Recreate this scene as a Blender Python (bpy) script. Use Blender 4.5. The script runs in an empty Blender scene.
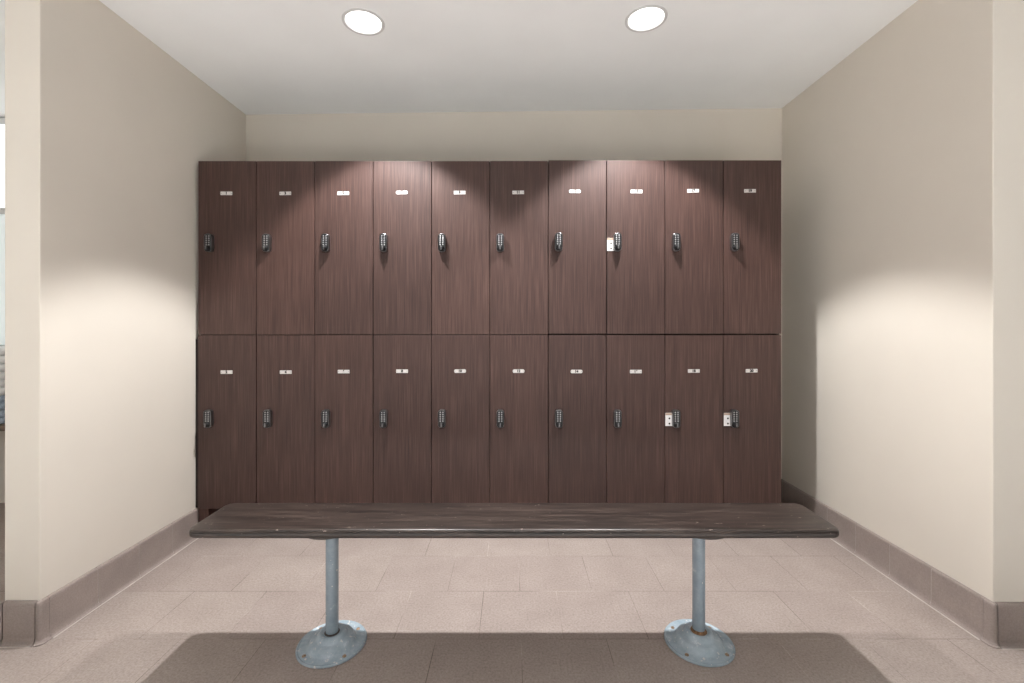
import bpy, bmesh, math, random
from mathutils import Vector, Matrix

random.seed(7)
sc = bpy.context.scene
COL = sc.collection
PI = math.pi

# ------------------------------------------------------------------ helpers
def link_mesh(name, bm, mats, parent=None, loc=None, smooth=False, angle=None):
    me = bpy.data.meshes.new(name)
    bmesh.ops.recalc_face_normals(bm, faces=bm.faces)
    bm.to_mesh(me); bm.free()
    if not isinstance(mats, (list, tuple)):
        mats = [mats]
    for m in mats:
        me.materials.append(m)
    if smooth:
        for p in me.polygons:
            p.use_smooth = True
        if angle is not None:
            me.set_sharp_from_angle(angle=math.radians(angle))
    o = bpy.data.objects.new(name, me)
    COL.objects.link(o)
    if parent is not None:
        o.parent = parent
    if loc is not None:
        o.location = loc
    return o

def tag(o, label, cat, group=None):
    o['label'] = label
    o['category'] = cat
    if group:
        o['group'] = group
    return o

def thing(name, label, cat, loc=(0, 0, 0), group=None):
    o = bpy.data.objects.new(name, None)
    COL.objects.link(o)
    o.empty_display_size = 0.1
    o.location = loc
    return tag(o, label, cat, group)

def struct(o):
    o['kind'] = 'structure'
    return o

def add_box(bm, x0, x1, y0, y1, z0, z1, bevel=0.0, seg=2, mi=0, axis=None):
    """axis='z' bevels only the upright edges, 'y' only the edges running front to back."""
    r = bmesh.ops.create_cube(bm, size=1.0)
    vs = r['verts']
    for v in vs:
        v.co = Vector(((x0 + x1) / 2 + v.co.x * (x1 - x0),
                       (y0 + y1) / 2 + v.co.y * (y1 - y0),
                       (z0 + z1) / 2 + v.co.z * (z1 - z0)))
    fs = set(f for v in vs for f in v.link_faces)
    for f in fs:
        f.material_index = mi
    if bevel > 0:
        es = set(e for v in vs for e in v.link_edges)
        if axis:
            k = 'xyz'.index(axis)
            def along(e):
                d = (e.verts[0].co - e.verts[1].co).normalized()
                return abs(d[k]) > 0.9
            es = [e for e in es if along(e)]
        r = bmesh.ops.bevel(bm, geom=list(es), offset=bevel, segments=seg, profile=0.5, affect='EDGES')
        for f in r['faces']:
            f.material_index = mi

def add_lathe(bm, prof, c=(0, 0, 0), n=48, axis='z', mi=0, squash=1.0):
    """Turn a profile [(r, h), ...] round the axis through c."""
    rings = []
    for r, h in prof:
        ring = []
        if r < 1e-6:
            p = (0, 0, h)
            ring.append(p)
        else:
            for i in range(n):
                a = 2 * PI * i / n
                ring.append((r * math.cos(a), r * math.sin(a) * squash, h))
        rings.append(ring)
    def place(p):
        x, y, z = p
        if axis == 'y':            # h runs towards -y (towards the camera)
            x, y, z = x, -z, y
        return bm.verts.new((x + c[0], y + c[1], z + c[2]))
    vr = [[place(p) for p in ring] for ring in rings]
    for a, b in zip(vr[:-1], vr[1:]):
        for i in range(n):
            j = (i + 1) % n
            if len(a) == 1 and len(b) == 1:
                continue
            if len(a) == 1:
                f = bm.faces.new((a[0], b[i], b[j]))
            elif len(b) == 1:
                f = bm.faces.new((a[i], a[j], b[0]))
            else:
                f = bm.faces.new((a[i], a[j], b[j], b[i]))
            f.material_index = mi

def add_extrusion(bm, prof, origin, along, out, length, mi=0):
    """Extrude profile [(u, z), ...] (u = distance off the wall) over a length."""
    o = Vector(origin); a = Vector(along); n = Vector(out)
    A = [bm.verts.new(o + n * u + Vector((0, 0, z))) for u, z in prof]
    B = [bm.verts.new(o + a * length + n * u + Vector((0, 0, z))) for u, z in prof]
    m = len(prof)
    for i in range(m):
        j = (i + 1) % m
        bm.faces.new((A[i], A[j], B[j], B[i])).material_index = mi
    bm.faces.new(A).material_index = mi
    bm.faces.new(B[::-1]).material_index = mi

# ------------------------------------------------------------------ materials
def new_mat(name):
    m = bpy.data.materials.new(name)
    m.use_nodes = True
    nt = m.node_tree
    b = nt.nodes['Principled BSDF']
    return m, nt, b

def N(nt, kind, **kw):
    n = nt.nodes.new(kind)
    for k, v in kw.items():
        if k in n.inputs.keys():
            n.inputs[k].default_value = v
        else:
            setattr(n, k, v)
    return n

def L(nt, a, b):
    nt.links.new(a, b)

def ramp(nt, stops):
    r = nt.nodes.new('ShaderNodeValToRGB')
    el = r.color_ramp.elements
    while len(el) > 1:
        el.remove(el[-1])
    el[0].position, el[0].color = stops[0][0], (*stops[0][1], 1)
    for p, c in stops[1:]:
        e = el.new(p); e.color = (*c, 1)
    return r

def coords(nt, scale=(1, 1, 1), world=True):
    """World-metre coordinates (geometry position), or the object's own."""
    mp = nt.nodes.new('ShaderNodeMapping')
    mp.inputs['Scale'].default_value = scale
    if world:
        g = nt.nodes.new('ShaderNodeNewGeometry')
        L(nt, g.outputs['Position'], mp.inputs['Vector'])
    else:
        t = nt.nodes.new('ShaderNodeTexCoord')
        L(nt, t.outputs['Object'], mp.inputs['Vector'])
    return mp

def plain(name, col, rough=0.5, metal=0.0, spec=0.5, noise=0.0, nscale=40.0, bump=0.0):
    m, nt, b = new_mat(name)
    b.inputs['Roughness'].default_value = rough
    b.inputs['Metallic'].default_value = metal
    b.inputs['Specular IOR Level'].default_value = spec
    mp = coords(nt)
    nz = N(nt, 'ShaderNodeTexNoise', Scale=nscale, Detail=4.0)
    L(nt, mp.outputs[0], nz.inputs['Vector'])
    lo = tuple(c * (1 - noise) for c in col); hi = tuple(min(1, c * (1 + noise)) for c in col)
    r = ramp(nt, [(0.3, lo), (0.7, hi)])
    L(nt, nz.outputs['Fac'], r.inputs[0]); L(nt, r.outputs[0], b.inputs['Base Color'])
    if bump:
        bp = N(nt, 'ShaderNodeBump', Strength=bump, Distance=0.001)
        L(nt, nz.outputs['Fac'], bp.inputs['Height']); L(nt, bp.outputs[0], b.inputs['Normal'])
    return m

def paint_mat(name, col, rough=0.55, spec=0.3):
    m, nt, b = new_mat(name)
    b.inputs['Roughness'].default_value = rough
    b.inputs['Specular IOR Level'].default_value = spec
    mp = coords(nt)
    n1 = N(nt, 'ShaderNodeTexNoise', Scale=2.2, Detail=3.0)
    n2 = N(nt, 'ShaderNodeTexNoise', Scale=160.0, Detail=3.0)
    L(nt, mp.outputs[0], n1.inputs['Vector']); L(nt, mp.outputs[0], n2.inputs['Vector'])
    r = ramp(nt, [(0.3, tuple(c * 0.97 for c in col)), (0.7, tuple(min(1, c * 1.02) for c in col))])
    L(nt, n1.outputs['Fac'], r.inputs[0]); L(nt, r.outputs[0], b.inputs['Base Color'])
    bp = N(nt, 'ShaderNodeBump', Strength=0.08, Distance=0.0015)
    L(nt, n2.outputs['Fac'], bp.inputs['Height']); L(nt, bp.outputs[0], b.inputs['Normal'])
    return m

def floor_mat():
    m, nt, b = new_mat('floor_tile')
    g = nt.nodes.new('ShaderNodeNewGeometry')
    mp = nt.nodes.new('ShaderNodeMapping')
    mp.inputs['Location'].default_value = (FLOOR_OX, FLOOR_OY, 0)
    L(nt, g.outputs['Position'], mp.inputs['Vector'])
    br = nt.nodes.new('ShaderNodeTexBrick')
    br.offset = 0.5; br.offset_frequency = 2; br.squash = 1.0
    br.inputs['Scale'].default_value = 1.0
    br.inputs['Mortar Size'].default_value = 0.0013
    br.inputs['Mortar Smooth'].default_value = 0.3
    br.inputs['Bias'].default_value = 0.0
    br.inputs['Brick Width'].default_value = 0.3033
    br.inputs['Row Height'].default_value = 0.2875
    br.inputs['Color1'].default_value = (*FLOOR_A, 1)
    br.inputs['Color2'].default_value = (*FLOOR_B, 1)
    L(nt, mp.outputs[0], br.inputs['Vector'])
    # grout that is pale in places and dirty in others
    gn = N(nt, 'ShaderNodeTexNoise', Scale=3.0, Detail=4.0)
    L(nt, g.outputs['Position'], gn.inputs['Vector'])
    gr = ramp(nt, [(0.40, (0.15, 0.12, 0.105)), (0.52, (0.27, 0.22, 0.20)), (0.64, (0.52, 0.45, 0.41))])
    L(nt, gn.outputs['Fac'], gr.inputs[0])
    L(nt, gr.outputs[0], br.inputs['Mortar'])
    # stone speckle and soft blotches
    s1 = N(nt, 'ShaderNodeTexNoise', Scale=130.0, Detail=3.0, Roughness=0.75)
    s2 = N(nt, 'ShaderNodeTexNoise', Scale=7.0, Detail=5.0)
    s3 = N(nt, 'ShaderNodeTexVoronoi', Scale=38.0)
    for s in (s1, s2, s3):
        L(nt, g.outputs['Position'], s.inputs['Vector'])
    r1 = ramp(nt, [(0.30, (0.74, 0.73, 0.72)), (0.5, (1, 1, 1)), (0.72, (1.22, 1.22, 1.22))])
    r2 = ramp(nt, [(0.3, (0.93, 0.92, 0.91)), (0.7, (1.05, 1.05, 1.05))])
    r3 = ramp(nt, [(0.0, (1.25, 1.24, 1.22)), (0.10, (1.0, 1.0, 1.0))])
    L(nt, s1.outputs['Fac'], r1.inputs[0]); L(nt, s2.outputs['Fac'], r2.inputs[0])
    L(nt, s3.outputs['Distance'], r3.inputs[0])
    prev = br.outputs['Color']
    for r in (r1, r2, r3):
        mx = nt.nodes.new('ShaderNodeMix'); mx.data_type = 'RGBA'; mx.blend_type = 'MULTIPLY'
        mx.inputs['Factor'].default_value = 1.0
        L(nt, prev, mx.inputs['A']); L(nt, r.outputs[0], mx.inputs['B'])
        prev = mx.outputs['Result']
    L(nt, prev, b.inputs['Base Color'])
    b.inputs['Roughness'].default_value = 0.55
    b.inputs['Specular IOR Level'].default_value = 0.3
    bp = N(nt, 'ShaderNodeBump', Strength=0.12, Distance=0.002)
    L(nt, s1.outputs['Fac'], bp.inputs['Height']); L(nt, bp.outputs[0], b.inputs['Normal'])
    return m

def tile_mat(name, col):
    m, nt, b = new_mat(name)
    mp = coords(nt)
    s1 = N(nt, 'ShaderNodeTexNoise', Scale=190.0, Detail=3.0, Roughness=0.7)
    s2 = N(nt, 'ShaderNodeTexNoise', Scale=9.0, Detail=5.0)
    L(nt, mp.outputs[0], s1.inputs['Vector']); L(nt, mp.outputs[0], s2.inputs['Vector'])
    r1 = ramp(nt, [(0.3, tuple(c * 0.86 for c in col)), (0.7, tuple(c * 1.12 for c in col))])
    r2 = ramp(nt, [(0.3, (0.9, 0.9, 0.9)), (0.7, (1.08, 1.07, 1.06))])
    L(nt, s1.outputs['Fac'], r1.inputs[0]); L(nt, s2.outputs['Fac'], r2.inputs[0])
    mx = nt.nodes.new('ShaderNodeMix'); mx.data_type = 'RGBA'; mx.blend_type = 'MULTIPLY'
    mx.inputs['Factor'].default_value = 1.0
    L(nt, r1.outputs[0], mx.inputs['A']); L(nt, r2.outputs[0], mx.inputs['B'])
    L(nt, mx.outputs['Result'], b.inputs['Base Color'])
    b.inputs['Roughness'].default_value = 0.45
    b.inputs['Specular IOR Level'].default_value = 0.35
    return m

def laminate_mat(name, dark, mid, pale, rough, spec):
    """Fine upright wood grain; every door takes its own stretch of it."""
    m, nt, b = new_mat(name)
    t = nt.nodes.new('ShaderNodeTexCoord')
    oi = nt.nodes.new('ShaderNodeObjectInfo')
    off = nt.nodes.new('ShaderNodeCombineXYZ')
    ml = N(nt, 'ShaderNodeMath', operation='MULTIPLY'); ml.inputs[1].default_value = 37.0
    L(nt, oi.outputs['Random'], ml.inputs[0])
    L(nt, ml.outputs[0], off.inputs['X']); L(nt, ml.outputs[0], off.inputs['Z'])
    ad = N(nt, 'ShaderNodeVectorMath', operation='ADD')
    L(nt, t.outputs['Object'], ad.inputs[0]); L(nt, off.outputs[0], ad.inputs[1])
    def grain(sx, sz, detail, rg):
        mp = nt.nodes.new('ShaderNodeMapping')
        mp.inputs['Scale'].default_value = (sx, 6.0, sz)
        L(nt, ad.outputs[0], mp.inputs['Vector'])
        nz = N(nt, 'ShaderNodeTexNoise', Scale=1.0, Detail=detail, Roughness=rg)
        L(nt, mp.outputs[0], nz.inputs['Vector'])
        return nz
    fine = grain(260.0, 4.0, 3.0, 0.6)
    wide = grain(42.0, 1.6, 4.0, 0.6)
    mx0 = nt.nodes.new('ShaderNodeMix'); mx0.data_type = 'FLOAT'
    mx0.inputs['Factor'].default_value = 0.27
    L(nt, fine.outputs['Fac'], mx0.inputs['A']); L(nt, wide.outputs['Fac'], mx0.inputs['B'])
    r = ramp(nt, [(0.30, dark), (0.50, mid), (0.72, pale)])
    L(nt, mx0.outputs['Result'], r.inputs[0])
    # doors differ a little in tone
    r2 = ramp(nt, [(0.0, (0.90, 0.90, 0.91)), (1.0, (1.10, 1.09, 1.08))])
    L(nt, oi.outputs['Random'], r2.inputs[0])
    mx = nt.nodes.new('ShaderNodeMix'); mx.data_type = 'RGBA'; mx.blend_type = 'MULTIPLY'
    mx.inputs['Factor'].default_value = 1.0
    L(nt, r.outputs[0], mx.inputs['A']); L(nt, r2.outputs[0], mx.inputs['B'])
    L(nt, mx.outputs['Result'], b.inputs['Base Color'])
    b.inputs['Roughness'].default_value = rough
    b.inputs['Specular IOR Level'].default_value = spec
    bp = N(nt, 'ShaderNodeBump', Strength=0.10, Distance=0.001)
    L(nt, mx0.outputs['Result'], bp.inputs['Height']); L(nt, bp.outputs[0], b.inputs['Normal'])
    return m

def bench_mat():
    m, nt, b = new_mat('dark_worn_wood')
    def nz(scale, vec, detail=5.0, rg=0.6):
        mp = coords(nt, scale)
        n = N(nt, 'ShaderNodeTexNoise', Scale=vec, Detail=detail, Roughness=rg)
        L(nt, mp.outputs[0], n.inputs['Vector'])
        return n
    g1 = nz((3.0, 140.0, 140.0), 1.0)
    r1 = ramp(nt, [(0.3, (0.010, 0.007, 0.006)), (0.52, (0.026, 0.018, 0.015)), (0.75, (0.060, 0.042, 0.035))])
    L(nt, g1.outputs['Fac'], r1.inputs[0])
    # patches where the finish has worn off, drawn out along the grain
    g2 = nz((5.0, 60.0, 60.0), 1.0, 7.0, 0.8)
    r2 = ramp(nt, [(0.48, (0, 0, 0)), (0.75, (1, 1, 1))])
    L(nt, g2.outputs['Fac'], r2.inputs[0])
    mx = nt.nodes.new('ShaderNodeMix'); mx.data_type = 'RGBA'
    L(nt, r2.outputs[0], mx.inputs['Factor'])
    L(nt, r1.outputs[0], mx.inputs['A']); mx.inputs['B'].default_value = (0.105, 0.076, 0.064, 1)
    # nicks
    g3 = nz((40.0, 110.0, 110.0), 1.0, 3.0, 0.6)
    r3 = ramp(nt, [(0.69, (0, 0, 0)), (0.73, (1, 1, 1))])
    L(nt, g3.outputs['Fac'], r3.inputs[0])
    mx2 = nt.nodes.new('ShaderNodeMix'); mx2.data_type = 'RGBA'
    L(nt, r3.outputs[0], mx2.inputs['Factor'])
    L(nt, mx.outputs['Result'], mx2.inputs['A']); mx2.inputs['B'].default_value = (0.42, 0.34, 0.30, 1)
    L(nt, mx2.outputs['Result'], b.inputs['Base Color'])
    b.inputs['Roughness'].default_value = 0.34
    b.inputs['Specular IOR Level'].default_value = 0.5
    bp = N(nt, 'ShaderNodeBump', Strength=0.06, Distance=0.0006)
    L(nt, g1.outputs['Fac'], bp.inputs['Height']); L(nt, bp.outputs[0], b.inputs['Normal'])
    return m

def post_paint(name, a, b2, c, chips=0.70):
    """Grey-blue gloss paint with pale chips and a few rust spots."""
    m, nt, b = new_mat(name)
    mp = coords(nt)
    n1 = N(nt, 'ShaderNodeTexNoise', Scale=26.0, Detail=5.0, Roughness=0.7)
    n2 = N(nt, 'ShaderNodeTexNoise', Scale=70.0, Detail=3.0)
    L(nt, mp.outputs[0], n1.inputs['Vector']); L(nt, mp.outputs[0], n2.inputs['Vector'])
    r1 = ramp(nt, [(0.35, a), (0.62, b2), (0.72, c)])
    L(nt, n1.outputs['Fac'], r1.inputs[0])
    r2 = ramp(nt, [(chips, (0, 0, 0)), (chips + 0.04, (1, 1, 1))])
    L(nt, n2.outputs['Fac'], r2.inputs[0])
    mx = nt.nodes.new('ShaderNodeMix'); mx.data_type = 'RGBA'
    L(nt, r2.outputs[0], mx.inputs['Factor'])
    L(nt, r1.outputs[0], mx.inputs['A']); mx.inputs['B'].default_value = (0.68, 0.68, 0.66, 1)
    L(nt, mx.outputs['Result'], b.inputs['Base Color'])
    b.inputs['Roughness'].default_value = 0.24
    bp = N(nt, 'ShaderNodeBump', Strength=0.15, Distance=0.002)
    L(nt, n1.outputs['Fac'], bp.inputs['Height']); L(nt, bp.outputs[0], b.inputs['Normal'])
    return m

def emit_mat(name, col, strength):
    m, nt, b = new_mat(name)
    b.inputs['Base Color'].default_value = (0.8, 0.8, 0.8, 1)
    b.inputs['Emission Color'].default_value = (*col, 1)
    b.inputs['Emission Strength'].default_value = strength
    return m

FLOOR_A = (0.345, 0.288, 0.263); FLOOR_B = (0.37, 0.313, 0.284)
FLOOR_OX = 0.1205 + 0.15165; FLOOR_OY = -1.622

M = {}
M['floor'] = floor_mat()
M['wall'] = paint_mat('beige_wall_paint', (0.775, 0.722, 0.645))
M['ceil'] = paint_mat('white_ceiling_paint', (0.925, 0.94, 0.94), 0.8, 0.1)
M['base'] = tile_mat('base_tile', (0.345, 0.29, 0.268))
M['grout'] = plain('pale_grout_lit_lip', (0.60, 0.54, 0.50), 0.8, spec=0.2, noise=0.1)
M['darkgap'] = plain('dark_joint', (0.05, 0.04, 0.035), 0.8, spec=0.2, noise=0.1)
M['door'] = laminate_mat('wenge_laminate', (0.028, 0.0125, 0.0095), (0.058, 0.028, 0.022), (0.115, 0.064, 0.053), 0.5, 0.5)
M['carcass'] = plain('dark_carcass_board', (0.022, 0.015, 0.013), 0.6, spec=0.3, noise=0.2)
M['plinth'] = plain('black_kick_board', (0.012, 0.010, 0.009), 0.6, spec=0.3, noise=0.2)
M['plate'] = plain('white_engraved_plastic', (0.66, 0.635, 0.615), 0.5, spec=0.25, noise=0.03)
M['ink'] = plain('dark_engraving', (0.012, 0.011, 0.012), 0.9, spec=0.05, noise=0.1)
M['lockbody'] = plain('black_lock_casing', (0.012, 0.012, 0.013), 0.35, noise=0.1)
M['chrome'] = plain('satin_chrome', (0.30, 0.30, 0.31), 0.3, metal=1.0, noise=0.04)
M['button'] = plain('steel_key', (0.42, 0.42, 0.43), 0.35, metal=0.7, noise=0.04)
M['cover'] = plain('white_cover_plate', (0.84, 0.83, 0.82), 0.35, noise=0.03)
M['tan'] = plain('tan_packing_strip', (0.42, 0.30, 0.22), 0.6, noise=0.1)
M['bench'] = bench_mat()
M['post'] = post_paint('grey_blue_paint', (0.25, 0.315, 0.37), (0.31, 0.375, 0.43), (0.48, 0.54, 0.58))
M['flange'] = post_paint('pale_grey_blue_paint', (0.33, 0.41, 0.47), (0.43, 0.51, 0.57), (0.68, 0.73, 0.76), 0.64)
M['bolt'] = plain('rusty_bolt', (0.34, 0.24, 0.16), 0.45, metal=0.6, noise=0.35, nscale=300)
M['rust'] = plain('rusty_collar', (0.22, 0.12, 0.06), 0.8, noise=0.5, nscale=120)
M['bracket'] = plain('dark_bracket_paint', (0.055, 0.045, 0.04), 0.5, noise=0.2)
M['ring'] = plain('white_trim_ring', (0.66, 0.66, 0.66), 0.4, noise=0.02)
M['lens'] = emit_mat('lit_lamp_lens', (1.0, 0.97, 0.93), 5.0)
M['pane_low'] = emit_mat('green_glow_pane', (0.62, 0.75, 0.75), 0.45)  # this pane and the next glow to brighten the left bay
M['pane_high'] = emit_mat('white_glow_pane', (0.96, 0.99, 1.0), 1.0)
M['towel_white'] = plain('white_terry', (0.80, 0.80, 0.80), 0.9, spec=0.1, noise=0.1, nscale=400, bump=0.5)
M['towel_blue'] = plain('blue_grey_terry', (0.36, 0.43, 0.52), 0.9, spec=0.1, noise=0.3, nscale=200, bump=0.5)
M['shelf'] = plain('brown_shelf_board', (0.16, 0.11, 0.08), 0.5, noise=0.15)

# ------------------------------------------------------------------ main sizes (metres)
XL, XR = -1.665, 1.683              # alcove side walls
YB = 2.842                          # alcove back wall
YL, YR = 1.603, 1.594               # near ends of the side walls
LX0, LY, PITCH = -1.6465, 2.382, 0.3056
ROOMX, ROOMY = 4.4, -3.4
def zc(x):                          # the ceiling runs slightly out of level
    return 2.445 + 0.012 * x

# ------------------------------------------------------------------ room shell
bm = bmesh.new(); add_box(bm, -ROOMX, ROOMX, ROOMY, YB + 0.12, -0.1, 0.0)
struct(link_mesh('floor', bm, M['floor']))
bm = bmesh.new(); add_box(bm, XL - 0.125, XL, YL, YB, 0, 2.5, 0.003, 2, axis='z')
struct(link_mesh('wall_left', bm, M['wall']))
bm = bmesh.new(); add_box(bm, XR, ROOMX, YR, YB, 0, 2.5, 0.003, 2, axis='z')
struct(link_mesh('wall_right', bm, M['wall']))
bm = bmesh.new(); add_box(bm, -ROOMX, ROOMX, YB, YB + 0.12, 0, 2.5)
struct(link_mesh('wall_back', bm, M['wall']))
bm = bmesh.new(); add_box(bm, -ROOMX - 0.1, -ROOMX, ROOMY, YB + 0.12, 0, 2.5)
struct(link_mesh('wall_outer_left', bm, M['wall']))

# ceiling slab with round openings for the recessed lamps
LAMPS = [(-0.650, 1.985), (0.5825, 1.985)]
RHOLE = 0.080
bm = bmesh.new()
def cv(x, y, dz=0.0):
    return bm.verts.new((x, y, zc(x) + dz))
xs = [-ROOMX - 0.1, LAMPS[0][0] - 0.2, LAMPS[0][0] + 0.2, LAMPS[1][0] - 0.2, LAMPS[1][0] + 0.2, ROOMX + 0.1]
ys = [ROOMY - 0.1, 1.785, 2.185, YB + 0.12]
grid = [[cv(x, y) for y in ys] for x in xs]
for i in range(5):
    for j in range(3):
        q = (grid[i][j], grid[i + 1][j], grid[i + 1][j + 1], grid[i][j + 1])
        if j == 1 and i in (1, 3):
            lx, ly = LAMPS[0 if i == 1 else 1]
            n = 48
            hole = [cv(lx + RHOLE * math.cos(2 * PI * k / n), ly + RHOLE * math.sin(2 * PI * k / n)) for k in range(n)]
            # square ring round the hole: four fans
            corners = {6: q[2], 18: q[3], 30: q[0], 42: q[1]}
            for k0, k1 in ((6, 18), (18, 30), (30, 42), (42, 54)):
                a = corners[k0]; b_ = corners[k1 % 48]
                for k in range(k0, k1):
                    h0, h1 = hole[k % n], hole[(k + 1) % n]
                    bm.faces.new((a if k < (k0 + k1) / 2 else b_, h0, h1))
                bm.faces.new((a, hole[((k0 + k1) // 2) % n], b_))
        else:
            bm.faces.new(q)
ce = link_mesh('ceiling', bm, M['ceil'])
for p in ce.data.polygons:
    if p.normal.z > 0:
        p.flip()
struct(ce)

# ------------------------------------------------------------------ tiled base (cove profile)
BASE = [(0, 0), (0.021, 0), (0.0225, 0.003), (0.017, 0.006), (0.0135, 0.013), (0.012, 0.024),
        (0.0115, 0.138), (0.0100, 0.1455), (0.006, 0.1495), (0, 0.150)]
BACKING = [(0, 0), (0.020, 0), (0.0165, 0.0055), (0.0130, 0.0125), (0.0113, 0.024), (0.0109, 0.138), (0.0085, 0.1455), (0, 0.148)]
LIT_LIP = [(0, 0), (0.0265, 0), (0.0262, 0.0016), (0, 0.0018)]  # pale strip, its colour stands in for the cove's lit lower lip
def base_run(bm, start, along, out, length, joints, gap=0.0020, grout=True):
    """tiles between the joints, pale grout behind them, a pale strip painting the lit lip at the floor"""
    cuts = [0.0] + sorted(joints) + [length]
    o = Vector(start); a = Vector(along)
    for s, e in zip(cuts[:-1], cuts[1:]):
        g0 = gap / 2 if s > 0 else 0; g1 = gap / 2 if e < length else 0
        add_extrusion(bm, BASE, o + a * (s + g0), along, out, (e - g1) - (s + g0), 0)
    if grout:
        add_extrusion(bm, BACKING, start, along, out, length, 1)
    add_extrusion(bm, LIT_LIP, start, along, out, length, 1)

def corner_piece(bm, cx, cy, sx, sy, r_out=0.0115, z1=0.150, mi=0):
    """bullnose outside-corner tile standing round the upright wall corner at (cx, cy)"""
    n = 8
    def outline(u):
        pts = []
        # along one wall face, round, along the other face
        pts.append((cx + sx * u, cy - sy * 0.0215))
        for k in range(n + 1):
            t = k / n * PI / 2
            pts.append((cx + sx * u * math.cos(t) if u else cx, cy + sy * u * math.sin(t) if u else cy))
        pts.append((cx - sx * 0.0035, cy + sy * u))
        return pts
    levels = [(u, z) for u, z in BASE if u > 0]
    rings = [[bm.verts.new((x, y, z)) for x, y in outline(u)] for u, z in levels]
    for A, B in zip(rings[:-1], rings[1:]):
        for i in range(len(A) - 1):
            bm.faces.new((A[i], A[i + 1], B[i + 1], B[i])).material_index = mi
    c = bm.verts.new((cx - sx * 0.0035, cy - sy * 0.0215, z1))
    top = rings[-1]
    for i in range(len(top) - 1):
        bm.faces.new((top[i], top[i + 1], c)).material_index = mi

# right: from the near corner back to the rear wall
bm = bmesh.new()
y0 = YR + 0.0225
base_run(bm, (XR, y0, 0), (0, 1, 0), (-1, 0, 0), YB - y0, [0.2 * k for k in range(1, 7)])
corner_piece(bm, XR, YR, -1, -1)
base_run(bm, (XR + 0.0065, YR, 0), (1, 0, 0), (0, -1, 0), 1.6, [0.2 * k for k in range(1, 8)])
struct(link_mesh('baseboard_right', bm, [M['base'], M['grout']]))
# left: the wall face, the end face and the corners
bm = bmesh.new()
y0 = YL + 0.0225
base_run(bm, (XL, y0, 0), (0, 1, 0), (1, 0, 0), YB - y0, [0.2 * k - 0.01 for k in range(1, 7)])
corner_piece(bm, XL, YL, 1, -1)
corner_piece(bm, XL - 0.125, YL, -1, -1)
base_run(bm, (XL - 0.125 + 0.0075, YL, 0), (1, 0, 0), (0, -1, 0), 0.125 - 0.015, [], grout=False)
struct(link_mesh('baseboard_left', bm, [M['base'], M['grout']]))
bm = bmesh.new()
base_run(bm, (XL + 0.02, YB, 0), (1, 0, 0), (0, -1, 0), XR - XL - 0.04, [0.2 * k for k in range(1, 17)])
struct(link_mesh('baseboard_back', bm, [M['base'], M['grout']]))

# ------------------------------------------------------------------ ceiling lamps
def ceiling_lamp(i, label):
    lx, ly = LAMPS[i]
    z = zc(lx)
    t = thing('ceiling_light', label, 'ceiling light', (lx, ly, z), 'recessed lamps over the lockers')
    t.rotation_euler = (0, -math.atan(0.012), 0)
    bm = bmesh.new()
    add_lathe(bm, [(0.0745, 0.022), (0.0735, 0.004), (0.0770, -0.003), (0.0845, -0.0045), (0.0890, -0.0025), (0.0896, 0.0),
                   (0.0800, 0.0005), (0.0795, 0.022), (0.0745, 0.022)], n=64)
    link_mesh('trim_ring', bm, M['ring'], t, smooth=True, angle=50)
    bm = bmesh.new()
    add_lathe(bm, [(0.0, 0.004), (0.04, 0.005), (0.068, 0.007), (0.0735, 0.010), (0.0735, 0.018), (0, 0.018)], n=64)
    link_mesh('lamp_lens', bm, M['lens'], t, smooth=True, angle=50)
    ld = bpy.data.lights.new('downlight_beam', 'SPOT')
    ld.energy = LAMP_W; ld.color = LAMP_C
    ld.spot_size = math.radians(LAMP_CONE); ld.spot_blend = LAMP_BLEND
    ld.shadow_soft_size = 0.035
    lo = bpy.data.objects.new('downlight_beam', ld)
    COL.objects.link(lo)
    lo.parent = t
    lo.location = (0, 0, -0.008)
    return t
ROOM_W, ROOM_C = 980.0, (0.80, 0.935, 1.0)
LAMP_W, LAMP_C, LAMP_CONE, LAMP_BLEND = 163.0, (1.0, 0.99, 0.985), 92.0, 0.28
ceiling_lamp(0, 'left round recessed ceiling light, above the fourth locker column')
ceiling_lamp(1, 'right round recessed ceiling light, above the eighth locker column')

# unseen spots added behind the camera; their floor bounce brightens ceiling and walls
for x, y in [(-2.2, -0.9), (-0.85, -0.9), (0.45, -0.9), (1.35, -0.9), (-1.2, -2.4), (1.2, -2.4)]:
    ld = bpy.data.lights.new('added_bounce_spot', 'SPOT')
    ld.energy = ROOM_W; ld.color = ROOM_C
    ld.spot_size = math.radians(90); ld.spot_blend = 0.3
    ld.shadow_soft_size = 0.08
    lo = bpy.data.objects.new('added_bounce_spot', ld)
    COL.objects.link(lo); lo.location = (x, y, zc(x) - 0.02)

# ------------------------------------------------------------------ lockers
LH = 0.9130                                   # height of one tier
DW, DH, DT = 0.3024, 0.9090, 0.018            # door
bm_body = bmesh.new()
w = PITCH - 0.0008; d0, d1 = 0.021, 0.440; tk = 0.016; h = LH - 0.0008
add_box(bm_body, 0, tk, d0, d1, 0, h); add_box(bm_body, w - tk, w, d0, d1, 0, h)
add_box(bm_body, tk, w - tk, d0, d1, 0, tk); add_box(bm_body, tk, w - tk, d0, d1, h - tk, h)
add_box(bm_body, tk, w - tk, d1 - 0.006, d1, tk, h - tk)
proto_body = link_mesh('carcass', bm_body, M['carcass'])
bm = bmesh.new()
add_box(bm, -DW / 2, DW / 2, 0, DT, 0, DH, 0.0012, 2)
proto_door = link_mesh('door', bm, M['door'])

# keypad lock: rounded black casing in a bright rim, two columns of keys, a turning knob
bm = bmesh.new()
add_box(bm, -0.0175, 0.0175, -0.022, 0.0, -0.0435, 0.0435, 0.0125, 6, axis='y')
proto_lock = link_mesh('keypad_lock', bm, M['lockbody'], smooth=True, angle=40)
bm = bmesh.new()
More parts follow.
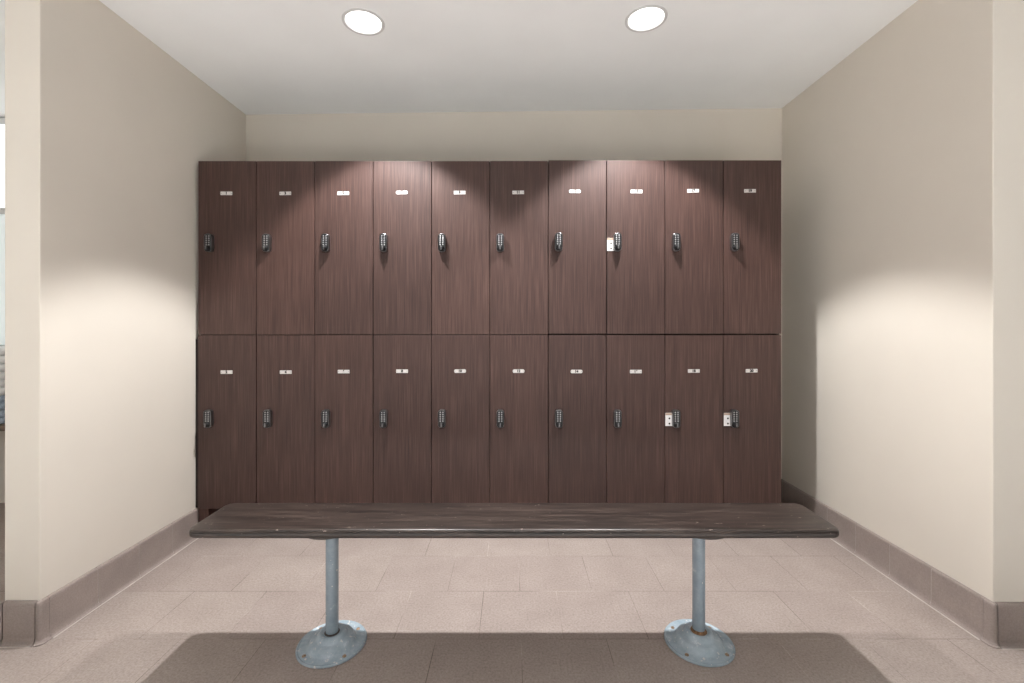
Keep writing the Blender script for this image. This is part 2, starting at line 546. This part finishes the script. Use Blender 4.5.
# rim: a rounded frame standing proud round the casing's front
def rim_loop(hw, hh, r, y, n=6):
    pts = []
    for cx, cz, a0 in ((hw - r, hh - r, 0), (-hw + r, hh - r, 90), (-hw + r, -hh + r, 180), (hw - r, -hh + r, 270)):
        for k in range(n + 1):
            a = math.radians(a0 + 90 * k / n)
            pts.append((cx + r * math.cos(a), y, cz + r * math.sin(a)))
    return pts
loops = [rim_loop(0.0195, 0.0465, 0.0155, 0.0), rim_loop(0.0195, 0.0465, 0.0155, -0.020), rim_loop(0.0190, 0.0460, 0.0150, -0.0230),
         rim_loop(0.0182, 0.0452, 0.0142, -0.0235), rim_loop(0.0174, 0.0444, 0.0134, -0.0222), rim_loop(0.0174, 0.0444, 0.0134, 0.0)]
vl = [[bm.verts.new(p) for p in lp] for lp in loops]
for A, B in zip(vl, vl[1:] + vl[:1]):
    for i in range(len(A)):
        j = (i + 1) % len(A)
        bm.faces.new((A[i], A[j], B[j], B[i]))
proto_rim = link_mesh('lock_rim', bm, M['chrome'], smooth=True, angle=40)
bm = bmesh.new()
for i in range(5):
    for sx in (-1, 1):
        x, z = sx * 0.0068, 0.034 - 0.0112 * i
        add_box(bm, x - 0.0036, x + 0.0036, -0.0245, -0.021, z - 0.0036, z + 0.0036, 0.0012, 2)
proto_keys = link_mesh('keypad', bm, M['button'])
bm = bmesh.new()
add_lathe(bm, [(0.0, 0.021), (0.0130, 0.021), (0.0130, 0.025), (0.0115, 0.027), (0.0105, 0.035), (0.0090, 0.0365), (0.0, 0.0368)],
          (0, 0, -0.0285), 24, 'y')
add_box(bm, -0.0030, 0.0030, -0.0405, -0.036, -0.0385, -0.0185, 0.0012, 2, 1)
proto_knob = link_mesh('turn_knob', bm, [M['lockbody'], M['chrome']], smooth=True, angle=40)

# number plates: square-cut and round-cornered
def plate_proto(round_r):
    bm = bmesh.new()
    add_box(bm, -0.0305, 0.0305, -0.0016, 0.0, -0.0090, 0.0090, round_r, 4, axis='y')
    o = link_mesh('number_plate', bm, M['plate'])
    return o
proto_plate = plate_proto(0.0012)
proto_plate_round = plate_proto(0.007)
bm = bmesh.new()
add_lathe(bm, [(0.0022, 0.0014), (0.0020, 0.0023), (0.0, 0.0027)], (0, 0, 0), 14, 'y')
proto_rivet = link_mesh('rivet', bm, M['chrome'])

# cover plate beside a lock
bm = bmesh.new()
add_box(bm, -0.020, 0.020, -0.003, 0.0, -0.034, 0.034, 0.0015, 2)
for z in (0.006, -0.021):
    add_lathe(bm, [(0.0048, 0.0028), (0.0045, 0.0042), (0.0, 0.0046)], (0.001, 0, z), 16, 'y', 1)
add_box(bm, -0.0195, 0.0195, -0.0038, 0.0, 0.0235, 0.0335, 0.001, 2, 2)
proto_cover = link_mesh('cover_plate', bm, [M['cover'], M['ink'], M['tan']])

def numeral(text, parent):
    cu = bpy.data.curves.new('numeral', 'FONT')
    cu.body = text; cu.size = 0.0185; cu.align_x = 'CENTER'; cu.align_y = 'CENTER'
    cu.extrude = 0.0003; cu.offset = 0.0010
    tmp = bpy.data.objects.new('tmp_text', cu)
    COL.objects.link(tmp)
    dg = bpy.context.evaluated_depsgraph_get()
    me = bpy.data.meshes.new_from_object(tmp.evaluated_get(dg))
    bpy.data.objects.remove(tmp); bpy.data.curves.remove(cu)
    me.name = 'numeral'
    me.materials.clear(); me.materials.append(M['ink'])
    me.transform(Matrix.Rotation(PI / 2, 4, 'X'))
    o = bpy.data.objects.new('numeral', me)
    COL.objects.link(o)
    o.parent = parent; o.location = (0, -0.0018, 0)
    return o

def copy_part(src, parent, loc, rot=(0, 0, 0)):
    o = src.copy(); COL.objects.link(o)
    o.parent = parent; o.location = loc; o.rotation_euler = rot
    return o

ORD = ['leftmost', 'second from the left', 'third from the left', 'fourth from the left', 'fifth from the left',
       'sixth from the left', 'fourth from the right', 'third from the right', 'second from the right', 'rightmost']
PLATE_Z = {0: [0.738, 0.738, 0.738, 0.742, 0.742, 0.742, 0.744, 0.744, 0.747, 0.747],
           1: [0.716, 0.716, 0.719, 0.721, 0.721, 0.721, 0.719, 0.719, 0.722, 0.723]}
PLATE_X = {0: [-0.003, 0.0, -0.003, -0.002, -0.005, -0.004, -0.013, 0.003, -0.006, -0.014],
           1: [-0.002, 0.001, -0.001, -0.001, -0.003, -0.002, -0.005, 0.0, -0.002, -0.005]}
LOCK_X = {0: [0.011, 0.006, 0.007, 0.004, 0.002, 0, -0.001, -0.001, -0.001, -0.001],
          1: [0.008, 0.010, 0.008, 0.004, 0.002, 0.001, 0, 0, -0.001, -0.002]}
ROUND_PLATES = {10, 12, 14, 7, 13}
COVERED = {15, 18, 20}
Z0 = 0.150
for c in range(10):
    bank_dz = -0.001 if c < 7 - 1 else 0.003          # two banks, set a hair apart in height
    for tier in (0, 1):                                # 0 = upper row, 1 = lower row
        num = 2 * c + 1 + tier
        row = 'upper' if tier == 0 else 'lower'
        x = LX0 + c * PITCH
        z = Z0 + (LH if tier == 0 else 0.0) + (bank_dz if tier == 0 else 0.0)
        lab = 'dark wood-grain locker numbered %d, %s in the %s row' % (num, ORD[c], row)
        if num in COVERED:
            lab += ', white-plated lock'
        t = thing('locker', lab, 'locker', (x, LY, z), 'wood lockers in two rows')
        copy_part(proto_body, t, (0.0004, 0, 0.0004 if tier else 0.0006 - bank_dz))
        jz = random.uniform(-0.0005, 0.0005); jx = random.uniform(-0.0006, 0.0006); jy = random.uniform(-0.0012, 0.0012)
        xc = PITCH / 2 + jx
        copy_part(proto_door, t, (xc, jy, 0.002 + jz), (0, 0, random.uniform(-0.003, 0.003)))
        k = copy_part(proto_lock, t, (0.0545 + LOCK_X[tier][c], jy - 0.0005, 0.477 + jz + (0.003 if tier == 0 else 0.0)))
        copy_part(proto_rim, k, (0, 0, 0)); copy_part(proto_keys, k, (0, 0, 0))
        copy_part(proto_knob, k, (0, 0, 0), (0, 0, 0))
        pl = copy_part(proto_plate_round if num in ROUND_PLATES else proto_plate, t,
                       (xc + PLATE_X[tier][c], jy - 0.0006, PLATE_Z[tier][c] + jz + (0.0035 if tier == 0 else 0.002)), (0, random.uniform(-0.02, 0.02), 0))
        copy_part(proto_rivet, pl, (-0.0256, 0, 0)); copy_part(proto_rivet, pl, (0.0256, 0, 0))
        numeral(str(num), pl)
        if num in COVERED:
            copy_part(proto_cover, t, (0.0205 + 0.001, jy - 0.0006, 0.470 + jz), (0, 0, 0))['label'] = 'white cover plate with two screws'
for o in (proto_body, proto_door, proto_lock, proto_rim, proto_keys, proto_knob, proto_plate, proto_plate_round, proto_rivet, proto_cover):
    bpy.data.objects.remove(o)

# plinth under the lockers: set-back black kick board with an end foot on the left
pt = thing('locker_plinth', 'dark recessed plinth carrying the two rows of lockers', 'plinth', (LX0, LY, 0))
bm = bmesh.new()
add_box(bm, 0.055, 10 * PITCH - 0.002, 0.070, 0.088, 0, Z0 - 0.0005)
add_box(bm, 0.055, 10 * PITCH - 0.002, 0.422, 0.440, 0, Z0 - 0.0005)
add_box(bm, 10 * PITCH - 0.020, 10 * PITCH - 0.002, 0.088, 0.422, 0, Z0 - 0.0005)
link_mesh('kick_board', bm, M['plinth'], pt)
bm = bmesh.new()
add_box(bm, 0.001, 0.053, 0.002, 0.440, 0, Z0 - 0.0005, 0.001, 1)
link_mesh('end_foot', bm, M['door'], pt)
# scribe strip that closes the gap to the left wall
bm = bmesh.new()
add_box(bm, XL + 0.0004, LX0 - 0.001, LY + 0.008, LY + 0.026, 0.155, 1.040)
tag(link_mesh('filler_strip', bm, M['carcass']), 'narrow dark filler strip between left wall and lower lockers', 'filler strip')

# ------------------------------------------------------------------ bench
BX, BY = 0.0055, 1.598
bench = thing('bench', 'long dark worn wood bench on two grey-blue pedestal posts', 'bench', (BX, BY, 0))
ST, SB = 0.452, 0.421
bm = bmesh.new()
def rr(hw, hd, r, z, n=8):
    pts = []
    for cx, cy, a0 in ((hw - r, hd - r, 0), (-hw + r, hd - r, 90), (-hw + r, -hd + r, 180), (hw - r, -hd + r, 270)):
        for k in range(n + 1):
            a = math.radians(a0 + 90 * k / n)
            pts.append((cx + r * math.cos(a), cy + r * math.sin(a), z))
    return pts
HL, HD, RC = 1.0755, 0.1165, 0.034
prof = []
rt, rb = 0.013, 0.013
for k in range(7):
    a = math.radians(-90 + 90 * k / 6); prof.append((rb - rb * math.cos(a), SB + rb + rb * math.sin(a)))
for k in range(7):
    a = math.radians(90 * k / 6); prof.append((rt - rt * math.cos(a), ST - rt + rt * math.sin(a)))
vl = [[bm.verts.new(p) for p in rr(HL - i, HD - i, RC - i, z)] for i, z in prof]
for A, B in zip(vl[:-1], vl[1:]):
    for i in range(len(A)):
        j = (i + 1) % len(A)
        bm.faces.new((A[i], A[j], B[j], B[i]))
bm.faces.new(vl[0][::-1]); bm.faces.new(vl[-1])
link_mesh('seat', bm, M['bench'], bench, smooth=True, angle=40)

for px, py, rusty in ((-0.6385, 0.0, False), (0.6505, 0.006, True)):
    bm = bmesh.new()
    add_lathe(bm, [(0.0, 0.020), (0.0213, 0.020), (0.0213, 0.406), (0, 0.406)], n=40)
    post = link_mesh('post', bm, M['post'], bench, (px, py - 0.001, 0), True, 40)
    bm = bmesh.new()
    # two-step spun floor flange with a rolled rim and a collar
    add_lathe(bm, [(0.0, 0.0), (0.1145, 0.0), (0.1165, 0.002), (0.1165, 0.0065), (0.1145, 0.0090), (0.1115, 0.0085), (0.1090, 0.0060), (0.0860, 0.0075),
                   (0.0810, 0.0100), (0.0765, 0.0180), (0.0720, 0.0250), (0.0660, 0.0285), (0.0560, 0.0295), (0.0520, 0.0320), (0.0490, 0.0400),
                   (0.0450, 0.0455), (0.0390, 0.0475), (0.0320, 0.0465), (0.0285, 0.0430), (0.0255, 0.0425), (0.0213, 0.0425), (0.0, 0.0425)], n=72)
    fl = link_mesh('floor_flange', bm, M['flange'], bench, (px, py - 0.001, 0), True, 42)
    for q in range(4):
        a = math.radians(45 + 90 * q)
        bm = bmesh.new()
        add_lathe(bm, [(0.0068, 0.0), (0.0066, 0.0022), (0.0045, 0.0042), (0.0, 0.0048)], n=18)
        add_box(bm, -0.0052, 0.0052, -0.0008, 0.0008, 0.0036, 0.0050)
        bo = link_mesh('bolt', bm, M['bolt'], fl, (0.0960 * math.cos(a), 0.0960 * math.sin(a), 0.0060), True, 40)
        bo.rotation_euler = (0, 0, random.uniform(0, 3))
    bm = bmesh.new()
    if rusty:
        add_lathe(bm, [(0.0214, 0.0425), (0.0275, 0.0426), (0.0262, 0.0450), (0.0235, 0.0500), (0.0214, 0.0520)], n=36)
        link_mesh('collar_ring', bm, M['rust'], fl, (0, 0, 0), True, 50)['label'] = 'rusty collar ring'
    else:
        add_lathe(bm, [(0.0214, 0.0425), (0.0258, 0.0426), (0.0240, 0.0450), (0.0214, 0.0465)], n=36)
        link_mesh('collar_ring', bm, M['bracket'], fl, (0, 0, 0), True, 50)
    # round plate screwed under the seat
    bm = bmesh.new()
    add_lathe(bm, [(0.0, 0.402), (0.030, 0.402), (0.034, 0.407), (0.070, 0.409), (0.098, 0.413), (0.101, 0.416), (0.101, 0.4209), (0.0, 0.4209)], n=56)
    link_mesh('seat_plate', bm, M['bracket'], bench, (px, -0.003, 0), True, 40)

# ------------------------------------------------------------------ the neighbouring bay glimpsed past the left wall
bm = bmesh.new()
WX0, WX1 = -4.2, XL - 0.45  # made-up glazing, added so its glow brightens the bay
for z0, z1, mi in ((0.99, 1.80, 0), (1.84, 2.36, 1)):
    add_box(bm, WX0 + 0.04, WX1 - 0.04, YB - 0.010, YB - 0.002, z0, z1, 0, 1, mi)
for z0, z1 in ((0.95, 0.99), (1.80, 1.84), (2.36, 2.40)):
    add_box(bm, WX0, WX1, YB - 0.018, YB - 0.0005, z0, z1, 0.002, 1, 2)
for x0 in (WX0, WX1 - 0.04):
    add_box(bm, x0, x0 + 0.04, YB - 0.018, YB - 0.0005, 0.95, 2.40, 0.002, 1, 2)
struct(link_mesh('added_glow_panes_1', bm, [M['pane_low'], M['pane_high'], M['ring']]))
bm = bmesh.new()
add_box(bm, -3.75, -2.75, YB - 0.30, YB - 0.001, 0.520, 0.548, 0.003, 2)
tag(link_mesh('wall_shelf', bm, M['shelf']), 'low brown wall shelf glimpsed past the left wall', 'shelf')
def towel(z, hgt, mat, label):
    bm = bmesh.new()
    for k in range(2):
        add_box(bm, -0.20, 0.20, -0.12, 0.12, hgt * k / 2, hgt * (k + 1) / 2 - 0.001, hgt * 0.2, 3)
    o = link_mesh('folded_towel', bm, mat, None, (-3.10, YB - 0.145, z), True, 60)
    tag(o, label, 'towel', 'folded towels on the wall shelf')
zz = 0.5485
towel(zz, 0.08, M['towel_blue'], 'lower blue-grey folded towel lying on the brown shelf'); zz += 0.081
towel(zz, 0.08, M['towel_blue'], 'upper blue-grey folded towel, right below the white ones'); zz += 0.081
towel(zz, 0.09, M['towel_white'], 'lowest white folded towel, on top of the blue-grey ones'); zz += 0.091
towel(zz, 0.09, M['towel_white'], 'middle white folded towel in the stack on the shelf'); zz += 0.091
towel(zz, 0.09, M['towel_white'], 'topmost white folded towel in the stack on the shelf')

# ------------------------------------------------------------------ world, camera, view
wd = bpy.data.worlds.new('World'); sc.world = wd; wd.use_nodes = True
wd.node_tree.nodes['Background'].inputs[0].default_value = (0.95, 0.98, 1, 1)
wd.node_tree.nodes['Background'].inputs[1].default_value = 0.1

cd = bpy.data.cameras.new('camera'); cam = bpy.data.objects.new('camera', cd); COL.objects.link(cam)
cam.location = (0, 0, 1.13); cam.rotation_euler = (PI / 2, 0, 0)
cd.sensor_fit = 'HORIZONTAL'; cd.sensor_width = 36.0; cd.lens = 455 / 1024 * 36.0
cd.shift_x = -0.5 / 1024; cd.shift_y = -19.5 / 1024
cd.clip_start = 0.02
sc.camera = cam

vs = sc.view_settings
vs.view_transform = 'Standard'; vs.look = 'None'; vs.gamma = 1.0; vs.use_curve_mapping = False
vs.exposure = 0.0
sc.cycles.max_bounces = 14; sc.cycles.diffuse_bounces = 8; sc.cycles.use_denoising = True
sc.cycles.sample_clamp_indirect = 6.0
